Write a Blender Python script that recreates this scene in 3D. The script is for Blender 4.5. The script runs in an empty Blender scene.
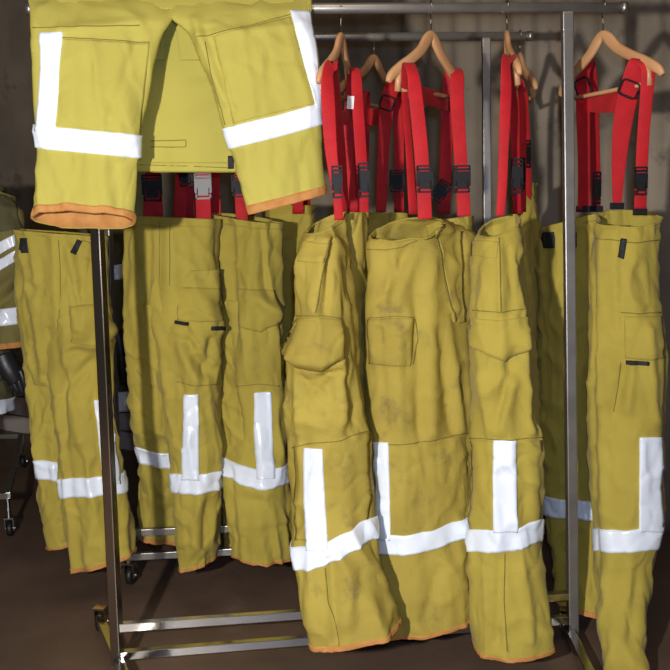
import bpy, bmesh, math, random
from mathutils import Vector, Matrix, noise
PI = math.pi
F = 900.0
CAM = Vector((0, 0, 1.2))
PITCH = math.radians(6.8); ROLL = math.radians(-1.5)
MROT = Matrix.Rotation(PI/2 - PITCH, 3, 'X') @ Matrix.Rotation(ROLL, 3, 'Z')
MINV = MROT.transposed()
scene = bpy.context.scene
COL = scene.collection

def P(px, py, Y):
    d = MROT @ Vector(((px-335)/F, -(py-335)/F, -1.0))
    return CAM + d*(Y/d.y)

def proj(p):
    q = MINV @ (p - CAM)
    return (335 + F*q.x/(-q.z), 335 - F*q.y/(-q.z))

# ------------------------------------------------------------ materials
def mat(name, base=(.5,.5,.5), rough=.6, metal=0.0, spec=.5, var=None, nscale=6, bump=0.0, bscale=300, sheen=0.0, rvar=0, weave=False, spots=None):
    m = bpy.data.materials.new(name); m.use_nodes = True
    nt = m.node_tree; N = nt.nodes; L = nt.links
    b = N['Principled BSDF']
    b.inputs['Base Color'].default_value = (*base, 1)
    b.inputs['Roughness'].default_value = rough
    b.inputs['Metallic'].default_value = metal
    b.inputs['Specular IOR Level'].default_value = spec
    if sheen:
        b.inputs['Sheen Weight'].default_value = sheen
    tc = N.new('ShaderNodeTexCoord')
    out = None
    if var:
        n = N.new('ShaderNodeTexNoise'); n.inputs['Scale'].default_value = nscale; n.inputs['Detail'].default_value = 6
        L.new(tc.outputs['Object'], n.inputs['Vector'])
        r = N.new('ShaderNodeValToRGB')
        r.color_ramp.elements[0].position = .3; r.color_ramp.elements[1].position = .7
        r.color_ramp.elements[0].color = (*base, 1); r.color_ramp.elements[1].color = (*var, 1)
        L.new(n.outputs['Fac'], r.inputs['Fac']); out = r.outputs['Color']
        if rvar:
            mr = N.new('ShaderNodeMapRange'); mr.inputs['To Min'].default_value = rough-rvar; mr.inputs['To Max'].default_value = rough+rvar
            L.new(n.outputs['Fac'], mr.inputs['Value']); L.new(mr.outputs['Result'], b.inputs['Roughness'])
    if spots:
        col, sc, lo, hi = spots
        n2 = N.new('ShaderNodeTexNoise'); n2.inputs['Scale'].default_value = sc; n2.inputs['Detail'].default_value = 8; n2.inputs['Roughness'].default_value = .65
        L.new(tc.outputs['Object'], n2.inputs['Vector'])
        r2 = N.new('ShaderNodeMapRange'); r2.inputs['From Min'].default_value = lo; r2.inputs['From Max'].default_value = hi
        L.new(n2.outputs['Fac'], r2.inputs['Value'])
        mx = N.new('ShaderNodeMix'); mx.data_type = 'RGBA'
        L.new(r2.outputs['Result'], mx.inputs[0])
        if out: L.new(out, mx.inputs[6])
        else: mx.inputs[6].default_value = (*base, 1)
        mx.inputs[7].default_value = (*col, 1)
        out = mx.outputs[2]
    if out: L.new(out, b.inputs['Base Color'])
    if bump:
        n3 = N.new('ShaderNodeTexNoise'); n3.inputs['Scale'].default_value = bscale; n3.inputs['Detail'].default_value = 4
        L.new(tc.outputs['Object'], n3.inputs['Vector'])
        bp = N.new('ShaderNodeBump'); bp.inputs['Strength'].default_value = bump; bp.inputs['Distance'].default_value = .002
        L.new(n3.outputs['Fac'], bp.inputs['Height']); L.new(bp.outputs['Normal'], b.inputs['Normal'])
    return m

M = {}
M['yellow'] = mat('lime_yellow_fabric', (.445,.352,.058), .85, var=(.36,.28,.044), nscale=5, bump=.5, bscale=160, sheen=.08, spec=.25, spots=((.30,.24,.06), 9, .60, .82))
M['yellow_worn'] = mat('worn_yellow_fabric', (.43,.332,.060), .85, var=(.34,.258,.046), nscale=6, bump=.5, bscale=160, spec=.25, spots=((.17,.13,.05), 11, .57, .78))
M['lemon'] = mat('clean_lemon_fabric', (.47,.415,.085), .85, var=(.42,.365,.070), nscale=4, bump=.4, bscale=160, spec=.25)
M['thread'] = mat('stitching', (.20,.16,.03), .9)
M['lining'] = mat('inner_lining', (.30,.25,.08), .9, var=(.22,.18,.06), nscale=20)
M['orange'] = mat('orange_hem_leather', (.55,.26,.07), .8, var=(.42,.17,.04), nscale=30, bump=.5, bscale=80)
M['tape'] = mat('silver_reflective_tape', (.86,.92,1.0), .30, metal=.0, spec=1.0, bump=.2, bscale=60, var=(.80,.88,1.0), nscale=18)
M['tape_edge'] = mat('tape_stitched_border', (.16,.16,.19), .7)
M['black'] = mat('black_fabric', (.012,.012,.013), .75, bump=.3, bscale=200)
M['plastic'] = mat('black_plastic', (.010,.010,.011), .55, spec=.2)
M['red'] = mat('red_webbing', (.52,.012,.018), .7, var=(.42,.009,.013), nscale=25, bump=.5, bscale=220, sheen=.05, spec=.3)
M['wood'] = mat('varnished_wood', (.60,.33,.155), .42, var=(.50,.255,.11), nscale=14, spec=.5)
M['chrome'] = mat('chrome_tube', (.62,.60,.57), .17, metal=1.0, var=(.50,.48,.45), nscale=12, rvar=.06)
M['dull_steel'] = mat('dull_steel', (.42,.40,.37), .38, metal=.9, var=(.3,.28,.25), nscale=20, rvar=.1)
M['satin_steel'] = mat('satin_steel', (.30,.28,.25), .42, metal=.75, var=(.22,.20,.18), nscale=14)
M['rail_steel'] = mat('brushed_rail_steel', (.50,.48,.44), .40, metal=.8, var=(.40,.38,.35), nscale=14)
M['rubber'] = mat('black_rubber', (.01,.01,.01), .5)
M['paper'] = mat('white_label', (.75,.73,.70), .8)
M['grey_plastic'] = mat('silver_buckle_metal', (.17,.17,.17), .5, metal=.2, spec=.3)
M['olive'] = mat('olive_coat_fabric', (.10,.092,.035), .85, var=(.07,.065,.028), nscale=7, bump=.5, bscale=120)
M['shaded_yellow'] = mat('shaded_yellow_coat_fabric', (.20,.165,.042), .85, var=(.14,.115,.032), nscale=7, bump=.5, bscale=120)  # yellow coat cloth, the shade it hangs in put into the colour
M['glove'] = mat('black_leather', (.015,.015,.016), .42, bump=.4, bscale=60)

# ------------------------------------------------------------ object helpers
def link(name, me, m, parent=None, smooth=True):
    o = bpy.data.objects.new(name, me); COL.objects.link(o)
    if m: me.materials.append(m)
    if parent: o.parent = parent
    if smooth:
        for p in me.polygons: p.use_smooth = True
    return o

def grid_mesh(name, rows, wrap_u=False, wrap_v=False, flip=False):
    nv, nu = len(rows), len(rows[0])
    vs = [tuple(p) for r in rows for p in r]
    fs = []
    for j in range(nv if wrap_v else nv-1):
        for i in range(nu if wrap_u else nu-1):
            a = j*nu+i; b = j*nu+(i+1) % nu
            j2 = (j+1) % nv
            c = j2*nu+(i+1) % nu; d = j2*nu+i
            fs.append((a,d,c,b) if flip else (a,b,c,d))
    me = bpy.data.meshes.new(name); me.from_pydata(vs, [], fs); me.update()
    return me

def empty(name, label, cat, loc, group=None):
    o = bpy.data.objects.new(name, None); COL.objects.link(o)
    o.location = loc; o['label'] = label; o['category'] = cat
    if group: o['group'] = group
    o.empty_display_size = .05
    return o

def reparent(o, root):
    """parent to an Empty, mesh coordinates stay in world space"""
    o.parent = root
    o.matrix_parent_inverse = Matrix.Translation(root.location).inverted()

def tag(o, label=None, cat=None, group=None, kind=None):
    if label: o['label'] = label
    if cat: o['category'] = cat
    if group: o['group'] = group
    if kind: o['kind'] = kind
    return o

def bm_obj(name, bm, m, root=None, smooth=False):
    me = bpy.data.meshes.new(name); bm.normal_update(); bm.to_mesh(me); bm.free()
    o = link(name, me, m, None, smooth)
    if root:
        attach(o, root)
    return o

def attach(o, root):
    if root.type == 'EMPTY': reparent(o, root)
    else:
        o.parent = root
        o.matrix_parent_inverse = Matrix.Identity(4)

def cr(pts, t):
    """Catmull-Rom through a list of tuples, t in [0, n-1]"""
    n = len(pts); i = max(0, min(n-2, int(t))); f = t-i
    p0 = pts[max(0,i-1)]; p1 = pts[i]; p2 = pts[i+1]; p3 = pts[min(n-1,i+2)]
    return [0.5*((2*b)+(-a+c)*f+(2*a-5*b+4*c-d)*f*f+(-a+3*b-3*c+d)*f**3) for a,b,c,d in zip(p0,p1,p2,p3)]

def smooth_path(pts, sub=6):
    pts = [tuple(p) for p in pts]
    n = len(pts)
    if n == 2: sub = max(sub, 2)
    return [Vector(cr(pts, k/sub)) for k in range((n-1)*sub+1)]

def bar_bm(bm, a, b, w, h, up=Vector((0,0,1)), bev=.002):
    a = Vector(a); b = Vector(b); t = (b-a); L = t.length; t.normalize()
    s = t.cross(up)
    if s.length < 1e-4: s = t.cross(Vector((0,1,0)))
    s.normalize(); u = s.cross(t)
    r = bmesh.ops.create_cube(bm, size=1)
    mt = Matrix((s*w, t*L, u*h)).transposed().to_4x4(); mt.translation = (a+b)/2
    bmesh.ops.transform(bm, matrix=mt, verts=r['verts'])
    if bev:
        es = list({e for v in r['verts'] for e in v.link_edges})
        bmesh.ops.bevel(bm, geom=es, offset=bev, segments=2, affect='EDGES', profile=.6)

def bar(name, a, b, w, h, m, root=None, up=Vector((0,0,1)), bev=.002):
    bm = bmesh.new(); bar_bm(bm, a, b, w, h, up, bev); return bm_obj(name, bm, m, root)

def sweep(path, radii, n=12, cap=True, ell=None, upv=Vector((0,0,1))):
    """tube along a path; ell = (rx, ry) factors with rx sideways, ry along upv"""
    rows = []
    N = len(path); prev = None
    for i, p in enumerate(path):
        t = (path[min(N-1,i+1)] - path[max(0,i-1)]).normalized()
        if prev is None:
            s = t.cross(upv)
            if s.length < 1e-3: s = t.cross(Vector((0,1,.1)))
        else:
            s = prev - t*prev.dot(t)
        s.normalize(); prev = s; u = s.cross(t)
        r = radii[i] if isinstance(radii, (list,tuple)) else radii
        rx, ry = (r, r) if not ell else (r*ell[0], r*ell[1])
        rows.append([p + s*math.cos(2*PI*k/n)*rx + u*math.sin(2*PI*k/n)*ry for k in range(n)])
    me = grid_mesh('sweep', rows, wrap_u=True)
    if cap:
        bm = bmesh.new(); bm.from_mesh(me)
        bm.verts.ensure_lookup_table()
        bm.faces.new([bm.verts[k] for k in range(n)])
        bm.faces.new([bm.verts[(N-1)*n+k] for k in range(n)][::-1])
        bmesh.ops.recalc_face_normals(bm, faces=bm.faces)
        bm.to_mesh(me); bm.free()
    return me

def tube_obj(name, path, radii, m, root=None, **k):
    o = link(name, sweep(path, radii, **k), m)
    if root: attach(o, root)
    return o

RAIL_F = (P(28,9,2.31), P(625,7.5,2.475)); RAIL_B = (P(66,39,2.93), P(531,36,3.02))
def rail_at(rail, px):
    lo, hi = -.2, 1.2
    for _ in range(30):
        m = (lo+hi)/2
        if proj(rail[0].lerp(rail[1], m))[0] < px: lo = m
        else: hi = m
    return rail[0].lerp(rail[1], lo)
# ------------------------------------------------------------ cloth tubes
class Cloth:
    """A sewn tube of cloth. rings: (yL, yR, xL, xR, dL, dR, t[, tilt]) measured where it hangs, or world rings (c, a, b)."""
    def __init__(s, rings=None, world=None, seed=0, w1=.008, w2=.003, w3=.006, feats=(), e=.85, grow=True):
        s.seed = Vector((seed*7.3, seed*3.1, seed*5.7)); s.w = (w1, w2, w3); s.feats = [(*f[:5], f[5]*1.9) for f in feats]; s.e = e
        R = []
        if world:
            for c, a, b in world: R.append((*c, *a, *b))
            s.ys = None
        else:
            for r in rings:
                yL, yR, xL, xR, dL, dR, t = r[:7]
                tilt = r[7] if len(r) > 7 else 0
                zL = P(xL, yL, dL - t*.8).z; zR = P(xR, yR, dR - t*.8).z
                pL = P(xL, yL, dL); pR = P(xR, yR, dR); pL.z = zL; pR.z = zR
                c = (pL+pR)/2; a = (pR-pL)/2
                n = Vector((a.y, -a.x, 0)); n.normalize()      # towards the viewer's side
                if n.y > 0: n = -n
                # keep the depth direction mostly across the tube
                b = n*t; b.z = -tilt
                R.append((*c, *a, *b))
            s.ys = [(r[0]+r[1])/2 for r in rings]
        s.R = R; s.n = len(R)
    def base(s, u, v):
        q = cr(s.R, v*(s.n-1))
        c = Vector(q[0:3]); a = Vector(q[3:6]); b = Vector(q[6:9])
        th = 2*PI*u; co, si = math.cos(th), math.sin(th)
        e = s.e
        cc = math.copysign(abs(co)**e, co); ss = math.copysign(abs(si)**e, si)
        p = c - a*cc + b*ss
        an, bn = max(a.length,1e-4), max(b.length,1e-4)
        n = (-a/an*co/an + b/bn*si/bn)
        if n.length < 1e-9: n = Vector((0,-1,0))
        n.normalize()
        return p, n
    def disp(s, u, v, p, n):
        q = p + s.seed
        w1, w2, w3 = s.w
        g = noise.noise(Vector((q.x*15, q.y*15, q.z*1.7)))
        d = w1*.8*g + w1*.7*(1-2.6*abs(noise.noise(Vector((q.x*19+q.z*1.5, q.y*19, q.z*2.2+20)))))
        d += w2*noise.noise(Vector((q.x*24+q.z*9, q.y*24, q.z*13)))
        r = 1-abs(noise.noise(Vector((q.x*9+q.z*5, q.y*9, q.z*6-q.x*6+40))))*2
        d += w3*1.3*(max(r, 0)**4)
        r = 1-abs(noise.noise(Vector((q.x*17-q.z*9, q.y*17, q.z*10+q.x*10+90))))*2
        d -= w3*.8*(max(r, 0)**5)
        if s.ys is None and v < .5: d *= .12 + .88*max(0, (v-.38)/.12)
        if s.feats and math.sin(2*PI*u) > -.05:
            x, y = proj(p)
            for (x0,y0,x1,y1,wd,amp) in s.feats:
                dx, dy = x1-x0, y1-y0; L2 = dx*dx+dy*dy+1e-6
                t = max(0, min(1, ((x-x0)*dx+(y-y0)*dy)/L2))
                ex, ey = x-(x0+t*dx), y-(y0+t*dy)
                k = (ex*ex+ey*ey)/(wd*wd)
                if k < 9: d += amp*math.exp(-k)
        return d
    def S(s, u, v, off=0.0):
        p, n = s.base(u, v)
        return p + n*(s.disp(u, v, p, n)+off)
    def inv(s, px, py, u=.25, v=.5, vmin=0.0):
        """the point of the front of the tube that is seen at px, py"""
        v = max(v, vmin)
        if s.ys:
            lo = 0
            for i in range(s.n-1):
                if s.ys[i] <= py: lo = i
            v = (lo + max(0, min(1, (py-s.ys[lo])/(s.ys[lo+1]-s.ys[lo]))))/(s.n-1)
            q = cr(s.R, v*(s.n-1)); c = Vector(q[0:3]); a = Vector(q[3:6])
            xl, xr = proj(c-a)[0], proj(c+a)[0]
            f = max(.02, min(.98, (px-xl)/(xr-xl))); u = math.acos(1-2*f)/(2*PI)
        for it in range(9):
            f0 = proj(s.base(u, v)[0]); ex, ey = px-f0[0], py-f0[1]
            if abs(ex)+abs(ey) < .15: break
            h = 1e-3
            fu = proj(s.base(u+h, v)[0]); fv = proj(s.base(u, v+h)[0])
            a, b = (fu[0]-f0[0])/h, (fv[0]-f0[0])/h; c, d = (fu[1]-f0[1])/h, (fv[1]-f0[1])/h
            det = a*d-b*c
            if abs(det) < 1e-3: break
            du = (ex*d-b*ey)/det; dv = (a*ey-c*ex)/det
            u = max(.004, min(.496, u+max(-.08, min(.08, du)))); v = max(vmin, min(1, v+max(-.1, min(.1, dv))))
        return u, v
    def body(s, name, m, root, nu=104, nv=130, thick=.004, u0=0, u1=1, inner=None):
        rows = [[s.S(u0+(u1-u0)*i/nu, j/nv) for i in range(nu)] for j in range(nv+1)]
        me = grid_mesh(name, rows, wrap_u=True, flip=True)
        o = link(name, me, m); attach(o, root)
        if inner: me.materials.append(inner)
        md = o.modifiers.new('thickness', 'SOLIDIFY'); md.thickness = thick; md.offset = -1
        if inner: md.material_offset = 1; md.material_offset_rim = 0
        s.obj = o
        return o
    def shell(s, name, uv, m, root, off, skirt=.002, wrap=False):
        """a sheet sewn on the tube; uv rows of (u, v[, extra offset]); wrap: closed in u"""
        nv, nu = len(uv), len(uv[0])
        def pt(q, o): return s.S(q[0], q[1], o + (q[2] if len(q) > 2 else 0))
        rows = []
        for j, r in enumerate(uv):
            row = [pt(q, off) for q in r]
            if not wrap: row = [s.S(r[0][0], r[0][1], -skirt)] + row + [s.S(r[-1][0], r[-1][1], -skirt)]
            rows.append(row)
        top = [s.S(q[0], q[1], -skirt) for q in uv[0]]; bot = [s.S(q[0], q[1], -skirt) for q in uv[-1]]
        if not wrap:
            top = [top[0]]+top+[top[-1]]; bot = [bot[0]]+bot+[bot[-1]]
        rows = [top]+rows+[bot]
        me = grid_mesh(name, rows, wrap_u=wrap)
        o = link(name, me, m); attach(o, root)
        return o
    def patch(s, name, top, bot, m, root=None, off=.003, nu=None, nv=None, puff=0, vmin=0, seam=None, kids=None, pshape=None):
        """sewn-on panel between two seen outlines (lists of px points)"""
        root = root or s.obj
        if nu is None: nu = max(4, int(abs(top[-1][0]-top[0][0])/2.2)+1)
        if nv is None: nv = max(4, int(max(abs(top[0][1]-bot[0][1]), abs(top[-1][1]-bot[-1][1]))/2.2)+1)
        def along(pl, t):
            k = t*(len(pl)-1); i = min(len(pl)-2, int(k)); f = k-i
            return (pl[i][0]*(1-f)+pl[i+1][0]*f, pl[i][1]*(1-f)+pl[i+1][1]*f)
        uv = []; last = (.25, .5)
        for j in range(nv+1):
            r = []
            for i in range(nu+1):
                a = along(top, i/nu); b = along(bot, i/nu); g = j/nv
                last = s.inv(a[0]*(1-g)+b[0]*g, a[1]*(1-g)+b[1]*g, last[0], last[1], vmin)
                x, y = i/nu, g
                if puff:
                    pf = (1-(2*x-1)**6)*(1-(2*y-1)**4) if not pshape else pshape(x, y)
                    r.append((*last, puff*pf))
                else: r.append(last)
            uv.append(r)
            last = r[0][:2]
        o = s.shell(name, uv, m, root, off)
        s.uv = uv
        return o
    def line(s, name, pts, m=None, root=None, w=.0012, off=.001, vmin=0):
        """a stitched seam, a raised cord along a seen line"""
        path = []; last = (.25, .5)
        k = max(2, int(sum(math.hypot(pts[i+1][0]-pts[i][0], pts[i+1][1]-pts[i][1]) for i in range(len(pts)-1))/3))
        for i in range(k+1):
            t = i/k*(len(pts)-1); j = min(len(pts)-2, int(t)); f = t-j
            last = s.inv(pts[j][0]*(1-f)+pts[j+1][0]*f, pts[j][1]*(1-f)+pts[j+1][1]*f, *last, vmin)
            path.append(s.S(*last, off))
        o = link(name, sweep(path, w, n=6), m or M['thread']); attach(o, root or s.obj)
        return o
    def ring(s, name, line, th, m, root=None, off=.0025, vmin=0, back=None):
        """a band sewn right round: its middle line seen in front, closed behind"""
        def ly(x):
            if x <= line[0][0]: return line[0][1]
            for (x0, y0), (x1, y1) in zip(line, line[1:]):
                if x <= x1: return y0+(y1-y0)*(x-x0)/(x1-x0)
            return line[-1][1]
        half = th/2; nf = 44
        def solve(u, dy):
            lo, hi = vmin, 1.0
            for _ in range(16):
                mid = (lo+hi)/2; x, y = proj(s.base(u, mid)[0])
                if y < ly(x)+dy: lo = mid
                else: hi = mid
            return (u, (lo+hi)/2)
        us = [.012+.476*i/nf for i in range(nf+1)]
        top = [solve(u, -half) for u in us]; bot = [solve(u, half) for u in us]
        (ua, va), (ub, vb) = top[0], top[-1]; (uc, vc), (ud, vd) = bot[0], bot[-1]
        nb = 24
        for i in range(1, nb):
            f = i/nb
            top.append((ub+(1+ua-ub)*f, vb+(va-vb)*f)); bot.append((ud+(1+uc-ud)*f, vd+(vc-vd)*f))
        uv = [[(a[0]*(1-g)+b[0]*g, a[1]*(1-g)+b[1]*g) for a, b in zip(top, bot)] for g in [0,.12,.25,.38,.5,.62,.75,.88,1]]
        return s.shell(name, uv, m, root or s.obj, off, wrap=True)
    def band(s, name, v0, v1, m, root=None, off=.002, nu=104, frill=0, inner=False):
        uv = [[(i/nu, v0+(v1-v0)*g, 0) for i in range(nu)] for g in [0,.25,.5,.75,1]]
        rows = [[s.S(q[0], q[1], -.006) for q in uv[0]]] if not inner else []
        rows = [[s.S(q[0], q[1], -.001) for q in uv[0]]]
        for r in uv: rows.append([s.S(q[0], q[1], off + frill*noise.noise(Vector((q[0]*60, q[1]*30, 0)))) for q in r])
        rows.append([s.S(q[0], min(1, q[1]), -.006) for q in uv[-1]])
        if inner:
            rows.append([s.S(q[0], v0, -.007) for q in uv[0]])
        me = grid_mesh(name, rows, wrap_u=True)
        o = link(name, me, m); attach(o, root or s.obj)
        return o
    def tape_v(s, x0, x1, y0, x2, x3, y1, vmin=0, root=None):
        """upright stripe from (x0..x1, y0) down to (x2..x3, y1)"""
        return s.patch('reflective_stripe', [(x0,y0),(x1,y0)], [(x2,y1),(x3,y1)], M['tape'], root, off=.0055, vmin=vmin)
    def tape_h(s, line, th, vmin=0, root=None):
        return s.ring('reflective_band', line, th, M['tape'], root, off=.0050, vmin=vmin)

# ------------------------------------------------------------ straps and hangers
def ribbon_mesh(pts, w, yaw, th=.003, sub=7):
    path = smooth_path(pts, sub); N = len(path)
    ws = w if isinstance(w, (list,tuple)) else [w]*len(pts)
    ys = yaw if isinstance(yaw, (list,tuple)) else [yaw]*len(pts)
    rows = []
    for i, p in enumerate(path):
        t = (path[min(N-1,i+1)]-path[max(0,i-1)]).normalized()
        k = i/(N-1)*(len(pts)-1); wi = cr([(x,) for x in ws], k)[0]; ya = math.radians(cr([(x,) for x in ys], k)[0])
        s = Vector((0,0,1)) if ya > 6 else Vector((math.cos(ya), math.sin(ya), 0)); s = (s - t*s.dot(t)).normalized(); n = s.cross(t)
        a, b = wi/2, th/2
        rows.append([p-s*a+n*b*.6, p-s*a*.9+n*b, p+s*a*.9+n*b, p+s*a+n*b*.6, p+s*a-n*b*.6, p+s*a*.9-n*b, p-s*a*.9-n*b, p-s*a-n*b*.6])
    me = grid_mesh('ribbon', rows, wrap_u=True)
    bm = bmesh.new(); bm.from_mesh(me); bm.verts.ensure_lookup_table()
    bm.faces.new([bm.verts[k] for k in range(8)]); bm.faces.new([bm.verts[(N-1)*8+k] for k in range(8)])
    bmesh.ops.recalc_face_normals(bm, faces=bm.faces); bm.to_mesh(me); bm.free()
    return me

def strap(root, pts, wpx, yaw=0, m='red', name='suspender_strap'):
    wp = [P(*p) for p in pts]
    if isinstance(wpx, (list,tuple)): w = [a*q[2]/F for a, q in zip(wpx, pts)]
    else: w = [wpx*q[2]/F for q in pts]
    o = link(name, ribbon_mesh(wp, w, yaw), M[m])
    attach(o, root)
    return o

def buckle(root, px, py, d, wpx, hpx, yaw=0, m='plastic', lean=0):
    """side-release buckle: frame, two cross bars, tongue and side prongs"""
    c = P(px, py, d-.006); w = wpx*d/F; h = hpx*d/F; th = .009
    bm = bmesh.new()
    def b(x0,z0,x1,z1,t=th,y=0):
        r = bmesh.ops.create_cube(bm, size=1)
        bmesh.ops.scale(bm, vec=(abs(x1-x0), t, abs(z1-z0)), verts=r['verts'])
        bmesh.ops.translate(bm, vec=((x0+x1)/2, y, (z0+z1)/2), verts=r['verts'])
        bmesh.ops.bevel(bm, geom=list({e for v in r['verts'] for e in v.link_edges}), offset=min(.0018, t*.3), segments=2, affect='EDGES')
    a, k = w/2, h/2
    b(-a,-k*.15,a,k*.55)                       # socket
    b(-a*.62,-k*.72,a*.62,-k*.1,th*.8)         # tongue body
    b(-a,-k*.55,-a*.72,k*.05,th*.9); b(a*.72,-k*.55,a,k*.05,th*.9)   # prongs
    b(-a*.95,k*.62,a*.95,k*.78,th*.7); b(-a*.95,k*.88,a*.95,k,th*.7); b(-a,k*.5,-a*.8,k,th*.7); b(a*.8,k*.5,a,k,th*.7)   # ladder lock
    b(-a*.9,-k,a*.9,-k*.86,th*.7); b(-a*.9,-k,-a*.7,-k*.6,th*.7); b(a*.7,-k,a*.9,-k*.6,th*.7)
    bmesh.ops.transform(bm, matrix=Matrix.Translation(c) @ Matrix.Rotation(math.radians(yaw),4,'Z') @ Matrix.Rotation(math.radians(lean),4,'Y'), verts=bm.verts)
    return bm_obj('buckle', bm, M[m], root)

def slider(root, px, py, d, wpx, hpx, yaw=0, lean=0):
    """wire loop adjuster lying on the strap"""
    c = P(px, py, d-.014); w = wpx*d/F/2; h = hpx*d/F/2
    pts = []
    for k in range(25):
        t = 2*PI*k/24; x = math.copysign(abs(math.cos(t))**.4, math.cos(t))*w; z = math.copysign(abs(math.sin(t))**.4, math.sin(t))*h
        pts.append(Matrix.Translation(c) @ Matrix.Rotation(math.radians(yaw),4,'Z') @ Matrix.Rotation(math.radians(lean),4,'Y') @ Vector((x,0,z)))
    o = link('strap_slider', sweep(pts, .0026, n=8), M['plastic']); attach(o, root); return o

def hanger(label, px, d, yaw, hw=.205, rail_py=8, peak_py=30, tilt=0, group='wooden hangers on the racks', dowel=True, drop=1.22):
    """contoured wooden hanger; yaw about its hook, degrees (positive: its right end comes nearer)"""
    rail = rail_at(RAIL_F if d < 2.6 else RAIL_B, px); top = P(px, peak_py, rail.y)
    root = empty('wooden_hanger', label, 'hanger', rail, group)
    R = Matrix.Translation(top) @ Matrix.Rotation(math.radians(-yaw),4,'Z') @ Matrix.Rotation(math.radians(tilt),4,'Y')
    prof = [(-1,-.118),(-.93,-.104),(-.75,-.086),(-.5,-.066),(-.28,-.046),(-.13,-.024),(-.04,-.012),(.04,-.012),(.13,-.024),(.28,-.046),(.5,-.066),(.75,-.086),(.93,-.104),(1,-.118)]
    hts = [.010,.017,.019,.019,.020,.0225,.0175,.0175,.0225,.020,.019,.019,.017,.010]
    ths = [.007,.011,.0115,.010,.009,.009,.009,.009,.009,.009,.010,.0115,.011,.007]
    prof = [(x, z*drop) for x, z in prof]; hts = [h*.80 for h in hts]; ths = [h*.85 for h in ths]
    pts = [(x*hw, (.02*abs(x)**2), z) for x, z in prof]
    rows = []; K = 4
    Nn = (len(pts)-1)*K+1
    cs = [cr(pts, i/K) for i in range(Nn)]
    for i in range(Nn):
        p = Vector(cs[i]); t = (Vector(cs[min(Nn-1,i+1)])-Vector(cs[max(0,i-1)])).normalized()
        h = cr([(x,) for x in hts], i/K)[0]; th = cr([(x,) for x in ths], i/K)[0]
        s = Vector((0,1,0)); u = s.cross(t).normalized()
        if u.z < 0: u = -u
        rows.append([R @ (p + s*th*math.copysign(abs(math.cos(a))**.7, math.cos(a)) + u*h*math.copysign(abs(math.sin(a))**.8, math.sin(a))*.9) for a in [2*PI*k/16 for k in range(16)]])
    me = grid_mesh('hanger', rows, wrap_u=True)
    bm = bmesh.new(); bm.from_mesh(me); bm.verts.ensure_lookup_table()
    bm.faces.new([bm.verts[k] for k in range(16)]); bm.faces.new([bm.verts[(Nn-1)*16+k] for k in range(16)])
    bmesh.ops.recalc_face_normals(bm, faces=bm.faces); bm.to_mesh(me); bm.free()
    o = link('shoulder_arm', me, M['wood']); attach(o, root)
    if dowel:
        q = [R @ Vector((x*hw, .018, -.130*drop)) for x in (-.78, -.3, .3, .78)]
        tube_obj('trouser_bar', q, .0058, M['wood'], root, n=10)
        for sx in (-1, 1):
            tube_obj('bar_end', [R @ Vector((sx*hw*.78, .012, -.092*drop)), R @ Vector((sx*hw*.78, .018, -.135*drop))], .0085, M['wood'], root, n=10)
    # hook over the rail
    gap = (rail-top).length
    hk = [top+Vector((0,0,-.012)), top+Vector((0,0,gap*.35))]
    rr = .019
    c = rail
    hdir = Vector((0,1,0))
    for k in range(0, 10):
        a = math.radians(-60 + 27*k)
        hk.append(c + hdir*(-math.cos(a))*rr*1.0*(-1) + Vector((0,0,math.sin(a)*rr)))
    tube_obj('wire_hook', smooth_path(hk, 3), .0019, M['chrome'], root, n=8)
    root['_r'] = 0; del root['_r']
    return root

# ------------------------------------------------------------ room
M['concrete'] = mat('stained_concrete_wall', (.36,.30,.225), .88, var=(.16,.132,.098), nscale=2.2, bump=.8, bscale=25, spots=((.07,.060,.052), 3.0, .56, .70))
M['floor'] = mat('dark_brown_floor', (.160,.100,.066), .5, var=(.090,.057,.038), nscale=3.0, bump=.5, bscale=40, spots=((.30,.27,.22), 55, .70, .76), rvar=.1)
M['panel'] = mat('pale_board', (.66,.58,.52), .7, var=(.52,.46,.42), nscale=5)
# oblique back wall: world point at parameter s, metres from the left end
W0 = Vector((-1.9, 5.45, 0)); WD = Vector((3.05, -2.02, 0)).normalized(); WN = Vector((WD.y, -WD.x, 0))
if WN.y > 0: WN = -WN
def wall_pt(s, z, o=0):
    return W0 + WD*s + WN*o + Vector((0,0,z))
rows = []
for j in range(61):
    z = j/60*3.6
    r = []
    for i in range(481):
        s = -5.2 + 10.4*i/480
        o = 0
        k = max(0, min(1, (s-2.35)/.25))*max(0, min(1, (z-.9)/.7))*max(0, min(1, (4.4-s)/.5))
        o += k*(.020*math.sin(s*52)+.010*math.sin(s*23+1))*(.7+.3*noise.noise(Vector((s*3,0,z*2))))
        o += .006*noise.noise(Vector((s*2, 0, z*2)))
        r.append(wall_pt(s, z, o))
    rows.append(r)
wall = link('wall_back', grid_mesh('wall_back', rows), M['concrete']); tag(wall, kind='structure')
md = wall.modifiers.new('thickness', 'SOLIDIFY'); md.thickness = .1; md.offset = -1
bm = bmesh.new(); r = bmesh.ops.create_grid(bm, x_segments=4, y_segments=4, size=1)
bmesh.ops.scale(bm, vec=(6.5, 5.5, 1), verts=bm.verts); bmesh.ops.translate(bm, vec=(-1.6, 4.2, 0), verts=bm.verts)
floor = bm_obj('floor', bm, M['floor']); tag(floor, kind='structure')
# pale boarding along the foot of the wall
bm = bmesh.new()
for k, (z0, z1) in enumerate(((.0,.10),(.11,.22),(.23,.34))):
    bar_bm(bm, wall_pt(-.6, (z0+z1)/2, .035), wall_pt(1.35, (z0+z1)/2, .035), .03, z1-z0, bev=.004)
b = bm_obj('baseboard_back', bm, M['panel']); tag(b, kind='structure')

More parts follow.
